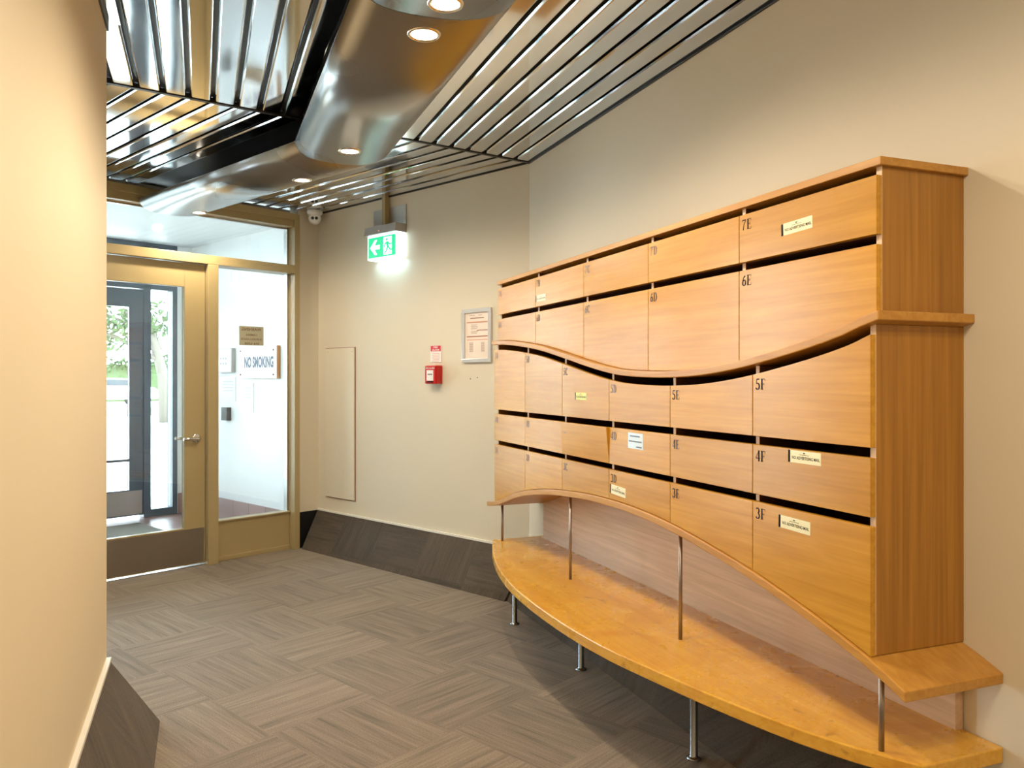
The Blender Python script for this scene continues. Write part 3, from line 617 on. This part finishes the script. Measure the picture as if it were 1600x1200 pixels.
m.poly([sp(*p, 1) for p in ((.56, .08), (.86, .08), (.86, .93), (.56, .93))], 1)
m.add([sp(.68+.035*math.cos(t), .80+.07*math.sin(t), 2) for t in [2*PI*k/14 for k in range(14)]], [tuple(range(14))], 0)
for P in (((.65, .70), (.73, .72), (.76, .45), (.69, .42)), ((.69, .46), (.75, .46), (.70, .28), (.62, .10), (.58, .13), (.65, .30)), ((.70, .48), (.77, .46), (.82, .32), (.90, .34), (.90, .28), (.80, .24)),
          ((.66, .70), (.60, .60), (.57, .46), (.61, .45), (.64, .56), (.69, .62)), ((.72, .71), (.80, .60), (.86, .62), (.86, .56), (.79, .52), (.72, .60))):
    m.poly([sp(*p, 2) for p in P], 0)
m.build('pictogram', [M_signg, M_signw], ES)
m = MB(); m.lathe(Bf(.110, 1.41, 2.515), [(.0001, .004), (.005, .002), (.005, 0)], nb, 12); m.build('indicator_light', M_led, ES)
ld = bpy.data.lights.new('sign_glow', 'AREA'); ld.shape = 'RECTANGLE'; ld.size = .33; ld.size_y = .08; ld.energy = 0.7; ld.color = (.40, .80, 1)
lo = bpy.data.objects.new('sign_glow', ld); COL.objects.link(lo); lo.parent = ES; lo.location = Bf(.053, 1.39, 2.300)-WORG[ES.name]; lo.rotation_euler = (0, 0, math.atan2(bb.y, bb.x))

# fire call point
FC = empty('fire_call_point', Bf(0, .93, 1.364), 'red square break-glass fire call point below the red and white label', 'fire alarm call point')
m = MB(); m.box(.001, .060, .820, .938, 1.364, 1.496, Bf); m.build('box_body', M_red, FC, bevel=.006)
m = MB(); m.box(.060, .068, .823, .935, 1.367, 1.493, Bf); m.build('front_cover', M_red, FC, bevel=.004)
m = MB(); m.box(.0682, .070, .843, .915, 1.388, 1.462, Bf); 
for k in range(3): m.lathe(Bf(.0702, .862+.017*k, 1.432), [(.0001, .0006), (.0055, .0006), (.0055, 0)], nb, 10, 1)
m.box(.0682, .0695, .845, .913, 1.374, 1.384, Bf, 1)
m.build('glass_panel', [M_whitep, M_ink], FC)
m = MB(); addtext(m, 'FIRE ALARM', Bf(.0686, .879, 1.471), rtB, .011, 0, .02, width=.092); m.build('lettering', M_whitep, FC)
# fire alarm label
m = MB(); m.box(.001, .004, .832, .948, 1.519, 1.641, Bf, 0); m.box(.004, .0046, .836, .944, 1.598, 1.638, Bf, 1)
addtext(m, 'FIRE', Bf(.005, .890, 1.621), rtB, .012, 0, .02, width=.045); addtext(m, 'ALARM', Bf(.005, .890, 1.603), rtB, .012, 0, .02, width=.075)
for k in range(6): m.box(.004, .0045, .850, .930-.008*(k % 2), 1.527+.0105*k, 1.530+.0105*k, Bf, 2)
tag(m.build('fire_alarm_notice', [M_whitep, M_redl, M_orange]), 'small red and white fire alarm notice on the wall above the red call point', 'sign')
# framed notice
FN = empty('framed_notice', Bf(0, .47, 1.512), 'silver-framed printed notice on the cream wall beside the left end of the mailboxes', 'framed notice')
m = MB(); b0, b1, z0, z1, t = .331, .609, 1.512, 1.881, .026
for a in ((b0, b1, z1-t, z1), (b0, b1, z0, z0+t), (b0, b0+t, z0+t, z1-t), (b1-t, b1, z0+t, z1-t)): m.box(.001, .018, *a, F=Bf)
m.build('frame', M_silver, FN, bevel=.003)
m = MB(); m.box(.002, .006, b0+t, b1-t, z0+t, z1-t, Bf, 0)
PW, PH = (b1-b0-2*t), (z1-z0-2*t)
def bar(x0, x1, zt, th, mi): m.box(.006, .0066, b1-t-x1*PW, b1-t-x0*PW, z0+t+zt*PH, z0+t+zt*PH+th, Bf, mi)
bar(.18, .42, .93, .003, 1); bar(.55, .7, .93, .003, 1); bar(.22, .80, .865, .006, 1); bar(.07, .95, .775, .008, 2); bar(.07, .95, .773, .002, 1)
bar(.5, .97, .60, .006, 1); bar(.07, .97, .475, .005, 1); bar(.07, .97, .465, .003, 2); bar(.07, .97, .40, .005, 2)
for k in range(8): bar(.25, .5+.03*(k % 3), .545+.022*k+(.03 if k > 2 else 0), .002, 1)
for k in range(11): bar(.18, .34, .15+.019*k, .0022, 1); bar(.68, .82, .15+.019*k, .0022, 1)
m.build('printed_sheet', [M_paper, M_brownink, M_orange], FN)
# access panel
AP = empty('access_panel', Bf(0, 2.05, .42), 'tall narrow cream access panel screwed flush to the wall near the door corner', 'access panel')
m = MB(); m.box(.0005, .012, 1.853, 2.242, .425, 1.651, Bf); m.build('cover', M_panelp, AP, bevel=.002)
m = MB(); m.box(.0002, .004, 1.845, 1.853, .42, 1.655, Bf); m.box(.0002, .004, 1.845, 2.25, 1.651, 1.656, Bf); m.box(.0002, .004, 1.845, 2.25, .418, .425, Bf); m.build('shadow_gap', M_brownink, AP)
for b_, z_ in ((1.88, 1.62), (2.21, 1.62), (1.88, .46), (2.21, .46)):
    m = MB(); m.lathe(Bf(.012, b_, z_), [(.0001, .002), (.005, .0015), (.006, 0)], nb, 10); m.build('screw', M_steel, AP)
# security camera at the ceiling corner
cp = Df(.105, -.105, 0); cp = Vector((cp.x, cp.y, CH-.003))
SC = empty('security_camera', cp, 'white turret security camera on the ceiling in the corner beside the glass door', 'security camera')
m = MB(); m.lathe(cp, [(.0001, 0), (.062, 0), (.064, -.02), (.055, -.034), (.050, -.036), (.0001, -.036)], UP, 28); m.build('base', M_whitep, SC)
look = Vector((CAMP.x-cp.x-.5, CAMP.y-cp.y, -.9)).normalized(); bc = cp-UP*.062
m = MB(); m.lathe(bc, [(.0001, -.052)]+[(.052*math.sin(a), -.052*math.cos(a)) for a in [PI*k/14 for k in range(1, 11)]]+[(.036, .034), (.0001, .034)], look, 24); m.build('ball', M_whitep, SC)
m = MB(); sd = look.cross(UP).normalized()
for s_ in (-1, 1): m.lathe(bc+look*.034+sd*.015*s_, [(.0001, .002), (.012, .002), (.013, 0)], look, 16)
m.build('lens', M_dark, SC)

# ================================================================= THINGS SEEN THROUGH THE GLASS
# warning sticker on the side light, mirrored lettering
m = MB(); m.box(.463, .675, .0830, .0845, 1.668, 1.819, Df, 0); c0 = Df(.569, .0825, 0)
for i, (tx, h, wd_) in enumerate((('WARNING', .024, .17), ('CAMERA', .015, .10), ('SURVEILLANCE', .015, .18), ('IN USE', .015, .12))):
    addtext(m, tx, c0+UP*(1.783-.034*i-(.006 if i else 0)), nb, h, 1, .015, width=wd_)
m.v[:] = m.v
tag(m.build('warning_sticker', [M_gold, M_goldi]), 'khaki camera-surveillance warning sticker with reversed lettering on the glass beside the door', 'sticker')
# NO SMOKING sign on the vestibule wall
NS = empty('no_smoking_sign', Df(-.06, 1.0, 1.40), 'rectangular no smoking sign with brown edge on the white vestibule wall', 'sign')
m = MB(); m.box(-.058, -.022, .69, 1.38, 1.405, 1.705, Df, 0); m.build('board', M_brd, NS)
m = MB(); m.box(-.0218, -.018, .69, 1.38, 1.405, 1.705, Df, 0); m.build('face', M_pinkw, NS)
m = MB(); addtext(m, 'NO SMOKING', Df(-.0175, 1.0, 1.510), -bb, .095, 0, .045, width=.52); m.build('lettering', M_nvyt, NS)
for a in ((.74, 1.44), (.74, 1.665), (1.33, 1.44), (1.33, 1.665)):
    m = MB(); m.lathe(Df(-.0175, a[0], a[1]), [(.0001, .004), (.008, .004), (.008, 0)], nb, 10); m.build('screw', M_dark, NS)
IC = empty('intercom_panel', Df(-.06, 1.65, 1.46), 'flat grey intercom panel on the white vestibule wall left of the no smoking sign', 'intercom')
m = MB(); m.box(-.058, -.02, 1.50, 1.80, 1.462, 1.70, Df); m.build('back_box', M_greyp, IC)
m = MB(); m.box(-.02, -.016, 1.51, 1.80, 1.467, 1.695, Df, 0)
for k in range(3):
    for j in range(2): m.box(-.016, -.0145, 1.60+.05*k, 1.625+.05*k, 1.54+.05*j, 1.56+.05*j, Df, 1)
m.build('face_plate', [M_whitep, M_greyp], IC)
m = MB(); m.box(-.059, -.010, 1.585, 1.70, .99, 1.12, Df)
tag(m.build('card_reader', M_dark, bevel=.004), 'small dark card reader box low on the white vestibule wall', 'card reader')
for (a0, a1, z0, z1, lb) in ((1.50, 1.80, 1.18, 1.42, 'faint white paper notice under the grey intercom panel'), (1.16, 1.36, 1.08, 1.36, 'faint white paper notice under the no smoking sign')):
    m = MB(); m.box(-.058, -.055, a0, a1, z0, z1, Df, 0)
    for k in range(4): m.box(-.055, -.0545, a0+.04, a1-.05, z1-.05-.03*k, z1-.044-.03*k, Df, 1)
    tag(m.build('paper_notice', [M_whitep, M_greyp]), lb, 'paper notice')

# ================================================================= STREET OUTSIDE
m = MB(); m.box(-40, 30, 26, 33, -.03, .02, Df); tag(m.build('lawn', M_grass), 'pale green lawn strip beyond the entrance door', 'lawn', kind='stuff')
def leaves(mb, c, r, n, sz):
    for _ in range(n):
        d = Vector((random.gauss(0, 1), random.gauss(0, 1), random.gauss(0, 1))).normalized()*random.random()**.4; p = Vector(c)+Vector((d.x*r[0], d.y*r[1], d.z*r[2]))
        a = Vector((random.uniform(-1, 1), random.uniform(-1, 1), random.uniform(-1, 1))).normalized(); b = a.cross(Vector((random.random(), random.random(), random.random()))).normalized()
        mb.add([p-a*sz, p-b*sz*.4, p+a*sz, p+b*sz*.4], [(0, 1, 2, 3)])
TR = empty('street_tree', Df(-6.6, 20, 0), 'leafy street tree with slanting branches seen through the entrance door glass', 'tree')
m = MB(); tb = Df(-7.6, 20, 0); m.tube([tb, tb+UP*1.5+nb*.1, tb+UP*2.6+nb*.4, tb+UP*3.6+nb*1.4], [.22, .17, .14, .08], 10)
for d, l in ((1.9, .6), (2.6, .2), (1.2, 1.1)): m.tube([tb+UP*(1.9+l*.4)+nb*.2, tb+UP*(2.5+l)+nb*d*.6, tb+UP*(2.9+l)+nb*d*1.1], [.09, .06, .03], 8)
m.build('trunk', M_bark, TR)
m = MB()
for i in range(7): leaves(m, tb+nb*(.1+.5*i)+UP*(3.1+.35*math.sin(i*1.7)), (.75, .8, .55), 110, .14)
m.build('foliage', M_leaf, TR)
m = MB(); m.box(-26, -2, 46, 48, -.03, 2.3, Df); 
for i in range(40): leaves(m, Df(-26+.62*i, 46, 2.2+random.random()*.4), (.5, .5, .5), 30, .22)
tag(m.build('hedge', M_leaf), 'dark hedge far beyond the lawn across the street', 'hedge')
CR = empty('parked_car', Df(-12.3, 37, 0), 'white parked car in front of the dark hedge across the street', 'car')
prof = [(-2.1, .35), (-2.15, .75), (-1.9, .95), (-1.1, 1.02), (-.5, 1.42), (.8, 1.45), (1.5, 1.05), (2.05, .98), (2.15, .6), (2.1, .35)]
m = MB(); m.prism([Df(-12.3+x, 36.2, z) for x, z in prof], [Df(-12.3+x, 37.9, z) for x, z in prof]); m.build('body', M_carp, CR, bevel=.05)
m = MB(); gp = [(-.95, 1.04), (-.45, 1.36), (.75, 1.38), (1.3, 1.06)]; m.prism([Df(-12.3+x, 36.18, z) for x, z in gp], [Df(-12.3+x, 37.92, z) for x, z in gp]); m.build('side_glass', M_dark, CR)
for x in (-1.35, 1.35):
    for y in (36.15, 37.75): m = MB(); m.lathe(Df(-12.3+x, y, .30), [(.0001, 0), (.32, 0), (.32, .2), (.0001, .2)], bb, 20); m.build('wheel', M_tyre, CR)
